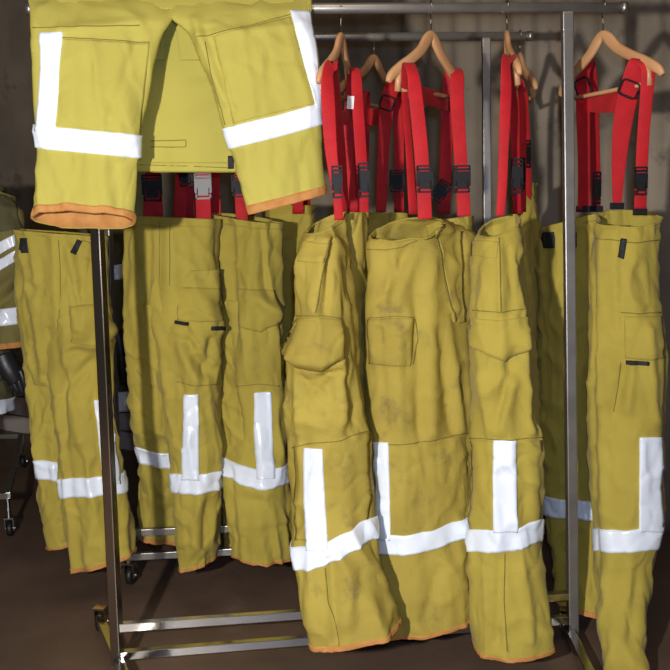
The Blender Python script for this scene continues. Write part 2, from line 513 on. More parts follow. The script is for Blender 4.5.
# ------------------------------------------------------------ racks
def caster(root, x, y, heading=0, r=.032, ztop=.085):
    R = Matrix.Translation((x, y, 0)) @ Matrix.Rotation(math.radians(heading),4,'Z')
    bm = bmesh.new()
    for sx in (-1, 1):
        a = bmesh.ops.create_cube(bm, size=1); bmesh.ops.scale(bm, vec=(.003,.026,.052), verts=a['verts']); bmesh.ops.translate(bm, vec=(sx*.016,.008,.052), verts=a['verts'])
    a = bmesh.ops.create_cube(bm, size=1); bmesh.ops.scale(bm, vec=(.036,.034,.006), verts=a['verts']); bmesh.ops.translate(bm, vec=(0,.004,.079), verts=a['verts'])
    a = bmesh.ops.create_cone(bm, segments=14, radius1=.011, radius2=.009, depth=max(.01, ztop-.078), cap_ends=True); bmesh.ops.translate(bm, vec=(0,0,(ztop+.080)/2), verts=a['verts'])
    a = bmesh.ops.create_cone(bm, segments=12, radius1=.006, radius2=.006, depth=.042, cap_ends=True)
    bmesh.ops.rotate(bm, matrix=Matrix.Rotation(PI/2,3,'Y'), verts=a['verts']); bmesh.ops.translate(bm, vec=(0,.014,r), verts=a['verts'])
    bmesh.ops.transform(bm, matrix=R, verts=bm.verts)
    fork = bm_obj('caster', bm, M['chrome'], root)
    bm = bmesh.new()
    prof = [(-.011,.010),(-.011,r*.82),(-.008,r*.97),(0,r),(.008,r*.97),(.011,r*.82),(.011,.010)]
    n = 28; vs = [[bm.verts.new(R @ Vector((x0, .014+math.cos(2*PI*k/n)*rr, r+math.sin(2*PI*k/n)*rr))) for k in range(n)] for x0, rr in prof]
    for j in range(len(prof)):
        for k in range(n):
            q = (j+1) % len(prof)
            bm.faces.new((vs[j][k], vs[j][(k+1)%n], vs[q][(k+1)%n], vs[q][k]))
    bmesh.ops.recalc_face_normals(bm, faces=bm.faces)
    bm_obj('wheel', bm, M['rubber'], fork, smooth=True)

def rack(label, railA, railB, postL, postR, bars, feet, w=.028, group=None, rr=.0135, m='chrome', pyaws=(.28, 0)):
    root = empty('garment_rack', label, 'clothes rack', (postL[1].x, postL[1].y, 0), group)
    up = Vector((0,0,1))
    tube_obj('top_rail', [railA, railA.lerp(railB,.5), railB], rr, M['rail_steel'], root, n=20)
    for e, o in ((railA, railB), (railB, railA)):
        t = (e-o).normalized()
        tube_obj('rail_cap', [e-t*.012, e+t*.004], rr*1.18, M['dull_steel'], root, n=20)
    for (a, b), pyaw in zip((postL, postR), pyaws):
        bar('post', a, b, w, w, M[m if pyaw else 'satin_steel'], root, up=Vector((pyaw,1,0)).normalized(), bev=.003)
        t = (a-b).normalized()
        bar('rail_bracket', a - t*.05, a - t*.004, w*1.06, w*1.06, M['dull_steel'], root, up=Vector((pyaw,1,0)).normalized(), bev=.003)
    for a, b in bars: bar('base_bar', a, b, .022, .024, M[m], root)
    for a, b in feet:
        bar('foot_bar', a, b, .026, .026, M[m], root)
        for q, s in ((a, 1), (b, 1)): caster(root, q.x, q.y, random.uniform(-15, 15), ztop=q.z-.012)
    return root
random.seed(4)
fL = (P(87,10,2.33), P(118,664,2.33)); fR = (P(567,12,2.46), P(573,634,2.46))
d = .03
foot_z = fL[1].z+.01; foot_zr = fR[1].z+.01
rack('chrome clothes rack in front, trousers hanging from and draped over its long top rail',
     *RAIL_F, fL, fR,
     [(P(119,655,2.33), P(571,619,2.46)), (P(119,627,2.33), P(571,595,2.46))],
     [(Vector((fL[1].x-(P(101,632,2.6).x-fL[1].x), 2.06, foot_z)), Vector((P(101,632,2.6).x, 2.6, foot_z))),
      (Vector((fR[1].x-.03,2.08,foot_zr)), Vector((fR[1].x-.01,2.50,foot_zr)))])
bL = (P(101,38,2.95), P(119,566,2.95)); bR = (P(486,38,3.0), P(489,548,3.0))
rack('second clothes rack standing close behind, its lower rail ending above the trousers',
     *RAIL_B, bL, bR,
     [(P(119,557,2.95), P(489,538,3.0)), (P(119,533,2.95), P(489,517,3.0))],
     [(Vector((bL[1].x+.03,2.965,.11)), Vector((bL[1].x+.02,3.40,.11))), (Vector((bR[1].x,2.98,.11)), Vector((bR[1].x+.01,3.42,.11)))], w=.026, m='dull_steel')
# third rack, mostly outside the frame on the left
a1 = P(12,508,3.52); a2 = P(26,438,4.6)
z3 = .17
def q3(px, d, z=z3):
    p = P(px, 520, d); return Vector((p.x, d, z))
A, B = q3(9,3.50), q3(27,4.58)
r3 = rack('clothes rack at the picture edge with small chrome casters, behind the black glove',
     Vector((-2.9,3.75,1.62)), Vector((-1.56,3.75,1.62)),
     (Vector((-2.8,3.75,1.62)), Vector((-2.8,3.75,z3))), (Vector((-1.62,3.75,1.62)), Vector((-1.62,3.75,z3))),
     [(Vector((-2.8,3.50,z3)), A), (Vector((-2.8,4.58,z3)), B)],
     [(A, B), (Vector((-2.8,3.5,z3)), Vector((-2.8,4.58,z3)))], w=.026, m='dull_steel')
r3['label'] = 'clothes rack farthest back, only its base bars and small casters showing beside the glove'
# ------------------------------------------------------------ garments
def hem(c, v0=.986, m=None, frill=.0015):
    c.band('hem_cuff', v0, 1.0, m or M['orange'], off=.0025, frill=frill, inner=True)

def trousers(label, loc, group='firefighter trousers hanging by their braces'):
    return empty('firefighter_trousers', label, 'trousers', loc, group)

Y = M['yellow']; YW = M['yellow_worn']; K = M['black']
SW = dict(w1=.012, w2=.003, w3=.007)

# ---- draped trousers over the front rail
D = 2.25
root = trousers('lemon yellow trousers folded over the top rail, both legs hanging down in front', P(180,10,2.35), 'firefighter trousers folded over a rail')
def RD(x): return rail_at(RAIL_F, x).y
def drape_rings(front, behind, rad=.023, th=.006, tilt=0):
    """front: (yL,yR,xL,xR,t) rows below the rail; behind: (y, xL, xR) rows that hang behind the rail, last first"""
    W = []
    for (yL,yR,xL,xR) in behind:
        a, b = P(xL,yL,RD(xL)+rad+.008), P(xR,yR,RD(xR)+rad+.008)
        W.append(((a+b)/2, (b-a)/2, Vector((0,th,0))))
    f = front[0]
    for ang in (30, 65, 100, 135):
        a, b = P(f[2],8,RD(f[2])), P(f[3],8,RD(f[3]))
        c = (a+b)/2 + Vector((0, math.cos(math.radians(ang))*rad, math.sin(math.radians(ang))*rad))
        n = Vector((0, math.cos(math.radians(ang)), math.sin(math.radians(ang))))*th
        W.append((c, (b-a)/2, n))
    for k, (yL,yR,xL,xR,t) in enumerate(front):
        dd = -.024-t-min(k,3)*.004
        a, b = P(xL,yL,RD(xL)+dd), P(xR,yR,RD(xR)+dd)
        W.append(((a+b)/2, (b-a)/2, Vector((0,-t,(tilt if k == len(front)-1 else tilt*.25 if k == len(front)-2 else 0)))))
    return W
# seat and waist, hanging behind the rail and seen between the legs
LM = M['lemon']
def SR(y, xl, xr, dd, t):
    a, b = P(xl,y,RD(xl)+dd), P(xr,y,RD(xr)+dd)
    return ((a+b)/2, (b-a)/2, Vector((0,-t,0)))
seat = Cloth(world=[SR(*q) for q in ((10,60,292,-.036,.005),(0,58,294,-.022,.004),(-4,55,296,.0,.004),(2,52,297,.026,.005),(14,50,298,.048,.009),(40,55,296,.060,.012),(90,80,290,.062,.015),(140,95,280,.062,.015),(172,100,272,.062,.015))],
     seed=1, w1=.006, w2=.002, w3=.003, feats=[(230,60,190,80,6,-.004),(215,95,180,112,7,-.004),(170,30,165,165,3,.002)])
seat.body('trouser_seat', LM, root, nv=70)
seat.band('waistband', .95, 1.0, LM, off=.0015)
seat.line('seam', [(140,165),(185,166),(228,168)], vmin=.3); seat.line('seam', [(151,141),(186,140),(186,147),(151,147)], vmin=.3)
seat.patch('hook_tab_or_slit_shade', [(228,156),(234,156)], [(228,169),(234,169)], K, vmin=.3)
# left leg
legL = Cloth(world=drape_rings([(14,16,31,174,.018),(38,40,32,160,.030),(80,80,34,151,.036),(125,125,38,143,.038),(152,158,40,138,.038),(185,190,37,135,.038),(219,222,33,132,.040)],
     [(60,60,45,165),(30,30,36,168)], rad=.023, tilt=.020), seed=2, w1=.007, w2=.002, w3=.0025, feats=[(60,30,140,22,5,.004),(135,45,110,120,5,-.003),(80,160,70,200,8,.005),(115,165,120,205,7,-.005)])
legL.body('trouser_leg', LM, root)
VM = .40
legL.patch('knee_patch', [(62,39),(105,41),(149,44)], [(56,126),(95,130),(140,134)], LM, off=.0025, vmin=VM, puff=.004)
legL.line('seam', [(62,38),(105,40),(149,43)], vmin=VM, off=.004); legL.line('seam', [(34,28),(90,27),(140,26)], vmin=VM)
legL.tape_v(41,64,33,39,56,132,vmin=VM)
legL.tape_h([(38,136),(46,138),(90,142),(139,147)], 23, vmin=VM)
hem(legL, .972, frill=.003)
lining = legL.shell('hem_lining', [[(i/104, .90+.1*g) for i in range(104)] for g in (0,.5,1)], M['orange'], legL.obj, -.0075, skirt=.006, wrap=True)
# right leg
legR = Cloth(world=drape_rings([(14,14,168,312,.018),(38,38,192,316,.030),(80,72,209,320,.036),(110,100,220,321,.038),(142,125,229,322,.036),(180,160,240,324,.034),(214,194,250,325,.032)],
     [(60,60,180,300),(30,30,176,306)], rad=.023, tilt=-.004), seed=3, w1=.007, w2=.002, w3=.003, feats=[(195,20,225,100,5,.005),(205,30,235,110,4,-.004),(300,25,200,36,5,.004),(270,60,262,110,7,-.003),(285,150,280,195,6,.004),(300,165,302,190,5,-.004)])
legR.body('trouser_leg', LM, root)
legR.line('seam', [(200,38),(245,27),(290,15)], vmin=VM)
legR.line('seam', [(206,42),(215,80),(226,125)], vmin=VM)
legR.patch('knee_patch', [(214,37),(250,27),(290,17)], [(234,124),(270,114),(316,104)], LM, off=.0025, vmin=VM, puff=.003)
legR.tape_v(290,311,11,315,322,108,vmin=VM)
legR.tape_h([(223,140),(275,127),(322,114)], 22, vmin=VM)
hem(legR, .972)

# ---- 1: far left on the back rack
root = trousers('mustard yellow trousers leftmost on the racks, black square tab at the waist and bulging pocket', P(60,300,2.87))
far = Cloth([(300,300,22,70,2.92,2.90,.05),(360,360,27,72,2.92,2.90,.055),(410,410,34,70,2.92,2.9,.058),(470,468,41,70,2.92,2.9,.058),(520,518,48,74,2.92,2.9,.058),(550,546,53,79,2.92,2.9,.056)], seed=11, **SW)
far.body('trouser_leg', Y, root); far.tape_h([(40,469),(64,472),(70,472)], 19); hem(far, .975)
st = Cloth([(229,236,18,103,2.90,2.86,.085,-.0),(262,262,20,104,2.90,2.85,.085),(300,300,21,105,2.90,2.85,.085),(345,345,25,108,2.90,2.85,.075),(385,385,30,106,2.90,2.86,.05)], seed=12, w1=.012, w2=.003, w3=.005,
    feats=[(70,250,80,330,7,.007),(36,300,44,380,5,.006),(55,235,60,330,5,.006),(44,240,40,330,5,-.005),(62,340,50,375,4,-.012),(62,340,72,372,4,-.010),(50,330,58,350,3,-.008),(88,300,70,330,6,.006)])
st.body('trouser_seat', Y, root); st.band('waistband', 0, .05, Y, off=.0015)
near = Cloth([(260,260,48,104,2.86,2.83,.045),(310,310,50,108,2.86,2.82,.07),(345,345,52,110,2.86,2.82,.082),(400,400,57,109,2.86,2.82,.082),(440,440,62,113,2.86,2.82,.08),(485,482,66,119,2.86,2.82,.08),(530,526,73,127,2.86,2.82,.08),(574,562,78,132,2.86,2.82,.08)], seed=13, w1=.012, w2=.003, w3=.005,
    feats=[(66,372,58,395,4,-.008),(62,380,64,450,4,-.006),(86,400,92,455,6,.006),(100,330,92,345,10,.028),(75,335,95,340,5,-.008),(72,352,100,350,4,-.010),(92,360,68,385,5,-.008),(70,400,80,440,6,.005),(95,500,90,560,6,.006),(108,505,112,560,6,-.005)])
near.body('trouser_leg', Y, root)
near.tape_h([(66,488),(90,487),(119,484)], 19); near.tape_v(94,112,400,103,118,484); hem(near, .978)
near.patch('cargo_pocket', [(70,306),(90,304),(107,306)], [(72,342),(90,345),(108,342)], Y, off=.003, puff=.010)
st.patch('hook_tab_or_slit_shade', [(20,238),(29,238)], [(20,253),(29,253)], K)
st.patch('hook_tab_or_slit_shade', [(77,239),(82,241)], [(71,252),(76,255)], K)
st.line('seam', [(82,240),(98,246)]); st.line('seam', [(60,240),(62,300),(60,335)])

# ---- 2
root = trousers('yellow trousers second from the left, silver-ended brace and one leg hanging lower', P(175,300,2.87))
far = Cloth([(300,300,128,178,2.94,2.90,.04),(350,350,130,178,2.94,2.9,.05),(420,420,135,178,2.94,2.9,.055),(458,458,140,180,2.98,2.97,.05),(500,500,141,180,3.02,3.01,.045),(540,545,141,182,3.03,3.02,.045)], seed=21, **SW)
far.body('trouser_leg', Y, root); far.tape_h([(139,454),(155,460),(176,461)], 15); hem(far, .97)
st = Cloth([(220,219,126,218,2.91,2.86,.07,-.0),(215,219,128,218,2.91,2.86,.075),(290,290,127,218,2.91,2.86,.08),(340,340,129,219,2.91,2.86,.07),(385,385,133,217,2.91,2.87,.05)][1:], seed=22, w1=.013, w2=.003, w3=.004,
    feats=[(150,225,146,300,6,-.008),(172,215,172,330,9,.010),(160,220,158,330,4,-.005),(200,240,207,300,6,.005)])
st.body('trouser_seat', Y, root); st.band('waistband', 0, .06, Y, off=.0015)
near = Cloth([(270,270,150,218,2.86,2.84,.045),(320,320,154,219,2.86,2.84,.07),(370,370,160,219,2.86,2.84,.08),(430,430,170,219,2.86,2.84,.08),(480,480,175,219,2.86,2.84,.08),(530,528,181,216,2.86,2.84,.075),(571,567,186,211,2.86,2.84,.065)], seed=23, w1=.013, w2=.004, w3=.006,
    feats=[(186,325,200,352,3,.006),(212,330,204,372,4,-.007),(184,395,180,380,3,-.005),(195,352,212,362,4,.007),(178,330,200,345,6,.006),(190,340,207,372,6,-.008),(180,345,196,380,5,.008),(205,300,214,330,6,.006),(200,500,195,550,6,.006),(208,500,205,545,5,-.006)])
near.body('trouser_leg', Y, root); near.tape_h([(174,483),(195,485),(219,480)], 19); near.tape_v(184,198,394,182,199,480); hem(near, .98)
near.patch('cargo_pocket', [(177,287),(197,287),(217,288)], [(178,320),(198,322),(218,321)], Y, off=.003, puff=.006)
near.patch('hook_tab_or_slit_shade', [(176,320),(189,322)], [(176,323),(189,325)], K, off=.012); near.patch('hook_tab_or_slit_shade', [(209,326),(217,326)], [(209,330),(217,330)], K, off=.012)
near.line('seam', [(176,382),(195,385),(217,384)]); st.line('seam', [(172,222),(172,285)]); st.line('seam', [(160,222),(160,300)])
for x, y, w, yw in ((150,0,11,5),(181,0,12,0)):
    strap(root, [(x-2,224,2.90),(x,190,2.90),(x+1,150,2.91),(x+1,90,2.92),(x+1,70,2.95),(x+3,120,3.0),(x+8,222,3.02)], w, yw)
strap(root, [(204,226,2.9),(203,195,2.88),(203,170,2.88),(203,120,2.9),(204,72,2.95),(210,130,3.02),(214,224,3.02)], 15, -5)
for o in [c for c in root.children if c.name.startswith('suspender')]: pass
sk = [c for c in root.children if c.name.startswith('suspender')]
buckle(sk[0], 152, 188, 2.89, 20, 26); buckle(sk[1], 186, 176, 2.89, 14, 20)
bk = buckle(sk[2], 203, 186, 2.87, 17, 26, m='grey_plastic'); tag(bk, 'silver grey buckle')

# ---- 3
root = trousers('yellow trousers third from the left, orange hem level and pocket flap sticking out sideways', P(250,300,2.87))
far = Cloth([(300,300,221,262,2.96,2.92,.05),(380,380,221,262,2.96,2.92,.055),(450,450,221,266,2.96,2.92,.055),(500,500,222,270,3.06,3.06,.045),(552,560,226,280,3.07,3.07,.045)], seed=31, **SW)
far.body('trouser_leg', Y, root); far.tape_h([(221,463),(235,468),(250,470)], 16); hem(far, .975)
near = Cloth([(213,223,220,274,3.01,2.86,.07,0),(262,264,222,273,3.01,2.86,.07),(316,316,222,276,3.01,2.86,.07),(335,335,222,275,3.01,2.86,.07),(390,390,222,279,3.01,2.86,.07),(440,440,222,284,3.01,2.86,.07),(480,480,226,287,2.89,2.84,.085),(530,530,232,289,2.86,2.82,.08),(559,566,237,291,2.85,2.81,.08)], seed=33, w1=.014, w2=.004, w3=.006,
    feats=[(233,225,233,540,5,-.006),(262,230,268,300,5,-.006),(246,240,248,380,7,.007),(262,300,282,322,7,.016),(245,500,280,503,5,-.005),(250,410,262,450,6,.004)])
near.body('trouser_leg', Y, root); near.band('waistband', 0, .03, Y, off=.0015)
near.tape_h([(222,465),(242,474),(262,480),(288,474)], 19); near.tape_v(256,271,392,257,274,478); hem(near, .985)
near.patch('cargo_pocket', [(238,288),(258,289),(274,290)], [(242,326),(260,333),(277,324)], Y, off=.003, puff=.010)
near.line('seam', [(236,386),(258,384),(280,386)])
sk = strap(root, [(242,226,2.9),(241,200,2.9),(240,170,2.9),(240,120,2.92),(241,72,2.95),(246,130,3.0),(248,222,3.02)], 12, 0)
buckle(sk, 240, 186, 2.89, 17, 22)

# ---- 3b: behind, between
root = trousers('shaded yellow trousers squeezed behind the gap left of the bulging pocket', P(285,300,3.0))
c = Cloth([(205,205,268,312,3.20,3.18,.05),(260,260,268,312,3.20,3.18,.05),(350,350,268,312,3.20,3.18,.05),(450,450,270,312,3.20,3.18,.05),(556,556,274,312,3.20,3.18,.05)], seed=35, **SW)
c.body('trouser_leg', Y, root); hem(c); c.tape_h([(270,462),(290,466),(312,466)], 17)
c.tape_v(296,309,390,296,309,460)
strap(root, [(298,214,3.12),(297,150,3.08),(297,72,3.0),(303,130,3.12),(305,208,3.2)], 11, 0)

# ---- 4
root = trousers('narrow yellow trousers with gaping waist and a bulging cargo pocket, stained lower leg', P(330,300,2.3))
back = Cloth([(216,212,330,366,2.46,2.44,.06,0),(260,260,332,366,2.46,2.44,.06),(330,330,335,361,2.46,2.44,.06),(400,400,335,366,2.46,2.44,.06),(480,480,330,368,2.44,2.42,.06),(560,560,330,374,2.50,2.49,.06),(628,628,330,392,2.51,2.51,.06)], seed=42, **SW)
back.body('trouser_leg', YW, root); back.tape_h([(340,536),(355,534),(372,528)], 22); hem(back)
near = Cloth([(226,219,311,341,2.36,2.32,.06,.022),(242,242,305,343,2.34,2.32,.075,.006),(271,271,300,347,2.32,2.30,.085),(316,316,298,353,2.31,2.30,.09),(345,345,293,356,2.31,2.30,.09),(368,368,289,357,2.31,2.30,.09),(409,409,286,360,2.31,2.30,.09),(446,446,289,368,2.31,2.30,.09),(500,500,293,371,2.31,2.30,.09),(560,555,295,376,2.23,2.23,.08),(612,602,301,389,2.18,2.19,.075),(655,634,312,399,2.16,2.18,.072)], seed=43, w1=.010, w2=.004, w3=.005,
    feats=[(322,238,312,312,6,.006),(345,260,350,430,6,-.006),(300,378,322,392,4,-.008),(296,405,312,385,4,.006),(326,238,318,312,4,.006),(331,240,324,312,3,-.006),(305,395,330,375,4,-.008),(312,380,340,372,3,-.010),(306,385,316,400,4,-.006),(340,330,345,420,5,.006),(352,240,356,430,3,-.004),(330,560,336,640,5,-.006),(350,570,345,620,8,.006),(368,600,385,640,6,.006),(300,420,340,430,6,.004)])
near.body('trouser_leg', YW, root); near.band('waistband', 0, .02, YW, off=.002)
near.patch('waist_flap', [(305,239),(316,242),(327,242)], [(301,261),(312,263),(323,262)], YW, off=.003)
near.line('seam', [(327,242),(322,275),(318,312)], off=.002)
def pouch(x, y): return (1-(2*x-1)**4)*(.25+.75*math.sin(min(1, y*1.05)*PI*.5)**2)*(1-max(0,(y-.82)/.18)**2)
near.patch('cargo_pocket', [(298,318),(318,317),(342,320)], [(286,352),(300,368),(322,372),(341,358)], YW, off=.004, puff=.034, nu=30, nv=26, pshape=pouch)
near.line('seam', [(298,316),(320,315),(343,319)], off=.003)
near.patch('knee_patch', [(292,446),(325,442),(366,432)], [(296,540),(330,545),(368,520)], YW, off=.0025)
near.line('seam', [(291,448),(315,442),(340,440),(367,430)], off=.004)
near.tape_h([(294,558),(310,558),(328,553),(350,541),(374,527)], 23)
near.tape_v(304,323,448,307,328,550)
near.line('seam', [(325,568),(328,600),(336,625),(340,652)]); hem(near, .982)
sA = strap(root, [(339,220,2.27),(337,195,2.26),(331,150,2.25),(328,100,2.24),(328,72,2.24),(334,66,2.27),(337,90,2.30),(341,150,2.33),(344,214,2.40)], [9,9,12,14,13,13,12,13,12], [0,0,0,20,40,60,60,50,40])
buckle(sA, 337, 182, 2.255, 11, 32, 0)
sB = strap(root, [(363,214,2.44),(363,190,2.44),(360,140,2.42),(357,95,2.42),(356,72,2.43),(352,72,2.46),(351,110,2.48),(346,160,2.48),(343,214,2.48)], [11,11,12,12,10,10,13,14,13], [10,10,20,20,20,20,0,0,0])
buckle(sB, 364, 180, 2.43, 12, 34, 0)
lb = bar('care_label', P(351,96,2.41), P(350,109,2.41), .018, .002, M['paper'], root, up=Vector((0,1,0)), bev=0); tag(lb, 'small white care label')
strap(root, [(333,112,2.3),(343,118,2.38),(352,112,2.44)], [12,14,12], 999, name='cross_strap')

# ---- hidden one behind with its straps visible between 4 and 5
root = trousers('trousers hidden behind front pairs, their red braces with a black wire slider showing', P(385,300,2.75))
c = Cloth([(212,213,343,402,2.86,2.84,.07,0),(240,240,343,402,2.86,2.84,.07),(330,330,344,402,2.86,2.84,.07),(450,450,346,402,2.86,2.84,.07),(570,570,350,402,2.86,2.84,.07)], seed=45, **SW)
c.body('trouser_leg', Y, root); hem(c)
c.tape_h([(346,480),(370,482),(402,480)], 18)
s1 = strap(root, [(381,212,2.78),(382,180,2.78),(384,140,2.77),(387,105,2.76),(393,86,2.76),(398,84,2.80),(399,110,2.84),(399,160,2.86),(399,212,2.88)], [10,11,12,15,15,12,11,10,10], [0,0,0,10,20,20,10,0,0])
slider(s1, 387, 103, 2.755, 13, 13, 0, 20); buckle(s1, 397, 181, 2.85, 15, 22)
s2 = strap(root, [(355,212,2.9),(357,160,2.9),(361,104,2.9),(364,92,2.92),(365,110,2.95),(362,212,2.96)], 10, 0)
strap(root, [(362,116,2.88),(372,117,2.86),(384,116,2.80)], 16, 999, name='cross_strap')
hanger('wooden hanger partly hidden on the rear rail between the first two front hangers', 374, 2.96, -58, hw=.2, rail_py=38, peak_py=54)

# ---- 5
root = trousers('broad yellow trousers with oval open waist and a long vertical front flap', P(420,300,2.4))
far = Cloth([(222,216,425,470,2.52,2.50,.06,0),(280,280,420,473,2.52,2.5,.07),(360,360,415,473,2.52,2.5,.07),(440,438,405,472,2.50,2.48,.07),(520,518,400,470,2.48,2.46,.07),(580,578,400,470,2.52,2.52,.06),(640,624,402,470,2.53,2.54,.06)], seed=51, w1=.012, w2=.003, w3=.005)
far.body('trouser_leg', YW, root); far.tape_h([(400,540),(440,536),(470,528)], 22); hem(far, .983)
near = Cloth([(236,222,371,440,2.40,2.38,.06,.026),(248,236,370,470,2.38,2.50,.075),(290,286,370,471,2.37,2.52,.085),(364,362,369,471,2.37,2.52,.085),(424,424,371,471,2.37,2.51,.085),(490,486,373,469,2.36,2.48,.08),(545,538,373,468,2.35,2.43,.075),(590,580,374,470,2.33,2.36,.065),(642,627,377,471,2.32,2.34,.06)], seed=53, w1=.008, w2=.003, w3=.004,
    feats=[(420,232,396,305,7,.007),(408,250,380,300,6,-.008),(395,262,392,300,4,.005),(428,240,430,430,9,.010),(416,300,420,430,5,-.006),(438,330,452,430,5,-.007),(446,320,462,430,5,.007),(400,600,425,640,10,.006),(440,570,425,620,6,-.005),(398,330,400,440,5,.004),(380,330,385,430,5,-.003)])
# the top ring covers the open side, the seat behind widens it
near.body('trouser_leg', YW, root)
near.band('waistband', .01, .06, YW, off=.002)
near.patch('front_flap', [(431,224),(445,222),(459,220)], [(452,322),(456,323),(462,322)], YW, off=.010)
near.line('seam', [(430,224),(434,255),(443,290),(452,321)], w=.0022, off=.012)
near.patch('cargo_pocket', [(370,319),(390,318),(414,318)], [(370,364),(390,366),(410,366)], YW, off=.004, puff=.006)
near.line('seam', [(371,318),(395,316),(414,317)], off=.005); near.line('seam', [(415,319),(418,340),(412,364)], off=.003)
near.line('seam', [(370,249),(385,250),(402,247),(415,240)], off=.004)
near.patch('knee_patch', [(374,444),(420,443),(468,434)], [(375,535),(420,540),(468,520)], YW, off=.0025)
near.line('seam', [(373,444),(400,444),(430,440),(468,432)], off=.004)
near.tape_h([(373,543),(403,545),(435,538),(469,526)], 20)
near.tape_v(374,389,442,374,391,540); hem(near, .984)
sL = strap(root, [(425,219,2.32),(424,195,2.32),(421,150,2.30),(416,100,2.27),(413,74,2.26),(408,64,2.29),(405,90,2.36),(409,150,2.44),(413,214,2.46)], [14,14,14,14,13,12,8,8,9], [0,0,0,10,25,30,40,30,20])
buckle(sL, 425, 179, 2.31, 17, 27)
sR = strap(root, [(464,216,2.44),(463,195,2.44),(460,150,2.46),(457,100,2.48),(457,74,2.49),(452,70,2.53),(448,90,2.55),(446,150,2.55),(444,214,2.54)], [13,13,13,14,14,12,12,12,12], [0,0,0,5,15,0,0,0,0])
buckle(sR, 462, 179, 2.43, 17, 27)
b2 = buckle(sR, 441, 191, 2.50, 14, 22, 0, lean=35)
strap(root, [(408,92,2.32),(428,97,2.42),(449,104,2.53)], [12,17,15], 999, name='cross_strap')

# ---- 6b behind 6
root = trousers('shaded trousers partly hidden directly behind the slim side-on pair', P(530,300,2.65))
c = Cloth([(192,184,518,531,2.98,2.96,.06,0),(222,218,514,536,2.98,2.96,.07),(258,256,508,541,2.98,2.96,.08),(300,300,505,544,2.98,2.96,.08),(380,380,505,541,2.98,2.96,.08),(480,480,505,540,2.98,2.96,.08),(570,570,505,540,2.98,2.96,.08)], seed=61, **SW)
c.body('trouser_leg', Y, root); hem(c); c.tape_h([(505,506),(520,508),(540,506)], 18)
s = strap(root, [(528,200,2.92),(528,160,2.92),(526,120,2.92),(524,92,2.92),(521,90,2.96),(520,130,3.0),(521,196,3.02)], 7, 20)
buckle(s, 527, 154, 2.90, 10, 27, 40)
hanger('wooden hanger seen end-on just behind another end-on hanger', 520, 2.98, 92, hw=.17, rail_py=38, peak_py=52)

# ---- 6
root = trousers('slim yellow trousers seen from the side, cargo pocket with pointed flap and orange hem', P(505,300,2.4))
far = Cloth([(236,228,500,522,2.50,2.48,.06,0),(300,300,495,528,2.5,2.48,.06),(400,400,495,533,2.5,2.48,.06),(500,500,495,535,2.5,2.48,.06),(560,560,495,538,2.53,2.52,.06),(622,622,495,544,2.54,2.54,.055)], seed=62, **SW)
far.body('trouser_leg', Y, root); hem(far); far.tape_h([(500,530),(520,528),(540,522)], 20)
near = Cloth([(232,218,480,519,2.36,2.34,.07,.022),(246,240,474,522,2.36,2.34,.085),(300,300,472,529,2.32,2.31,.09),(340,340,471,533,2.32,2.31,.09),(380,380,473,536,2.32,2.31,.09),(445,445,475,541,2.31,2.31,.09),(510,510,472,540,2.31,2.31,.09),(560,560,470,539,2.31,2.31,.09),(615,615,471,546,2.28,2.29,.08),(661,655,477,551,2.27,2.28,.08)], seed=63, w1=.009, w2=.003, w3=.005,
    feats=[(490,392,505,375,5,.006),(512,385,500,430,6,.007),(530,260,538,420,7,-.008),(499,240,501,310,3,.005),(520,260,528,300,5,-.005),(508,360,503,400,4,-.006),(515,350,498,420,5,-.005),(485,380,490,430,6,.005),(523,330,532,430,4,.006),(500,560,498,640,4,-.004),(520,570,530,640,7,.005),(508,250,512,310,4,-.004)])
near.body('trouser_leg', Y, root); near.band('waistband', 0, .022, Y, off=.002)
near.patch('waist_flap', [(473,240),(486,240),(498,241)], [(473,256),(485,257),(497,258)], Y, off=.004)
near.line('seam', [(499,238),(500,270),(501,312)], off=.002); near.line('seam', [(474,310),(500,312),(528,308)], off=.002)
def flap(x, y): return (.3+.7*y)*(1-(2*x-1)**6)*(1-max(0,(y-.9)/.1)**2)
near.patch('cargo_pocket', [(473,318),(500,320),(530,316)], [(472,346),(486,353),(505,362),(521,353),(532,345)], Y, off=.004, puff=.014, pshape=flap)
near.patch('knee_patch', [(475,440),(505,442),(540,440)], [(473,530),(505,533),(540,522)], Y, off=.0025)
near.line('seam', [(476,438),(505,440),(540,437)], off=.004)
near.tape_h([(472,540),(490,541),(515,540),(540,530)], 22)
near.tape_v(494,516,440,494,517,532)
near.line('seam', [(505,553),(504,600),(507,650)]); hem(near, .984)
sA = strap(root, [(500,216,2.30),(502,190,2.30),(504,140,2.28),(506,90,2.25),(506,62,2.25),(511,60,2.29),(513,90,2.32),(515,140,2.36),(517,216,2.44)], [8,9,10,12,12,12,10,9,9], [0,0,0,20,40,50,40,20,10])
buckle(sA, 517, 176, 2.345, 12, 34, 0)
sB = strap(root, [(519,214,2.46),(518,190,2.46),(515,140,2.44),(511,90,2.42),(511,78,2.44),(520,84,2.50),(523,110,2.52),(523,160,2.52),(523,212,2.52)], [8,8,8,9,9,9,7,7,7], [0,0,0,0,20,20,20,20,20])
buckle(sB, 521, 174, 2.45, 9, 32, 20)

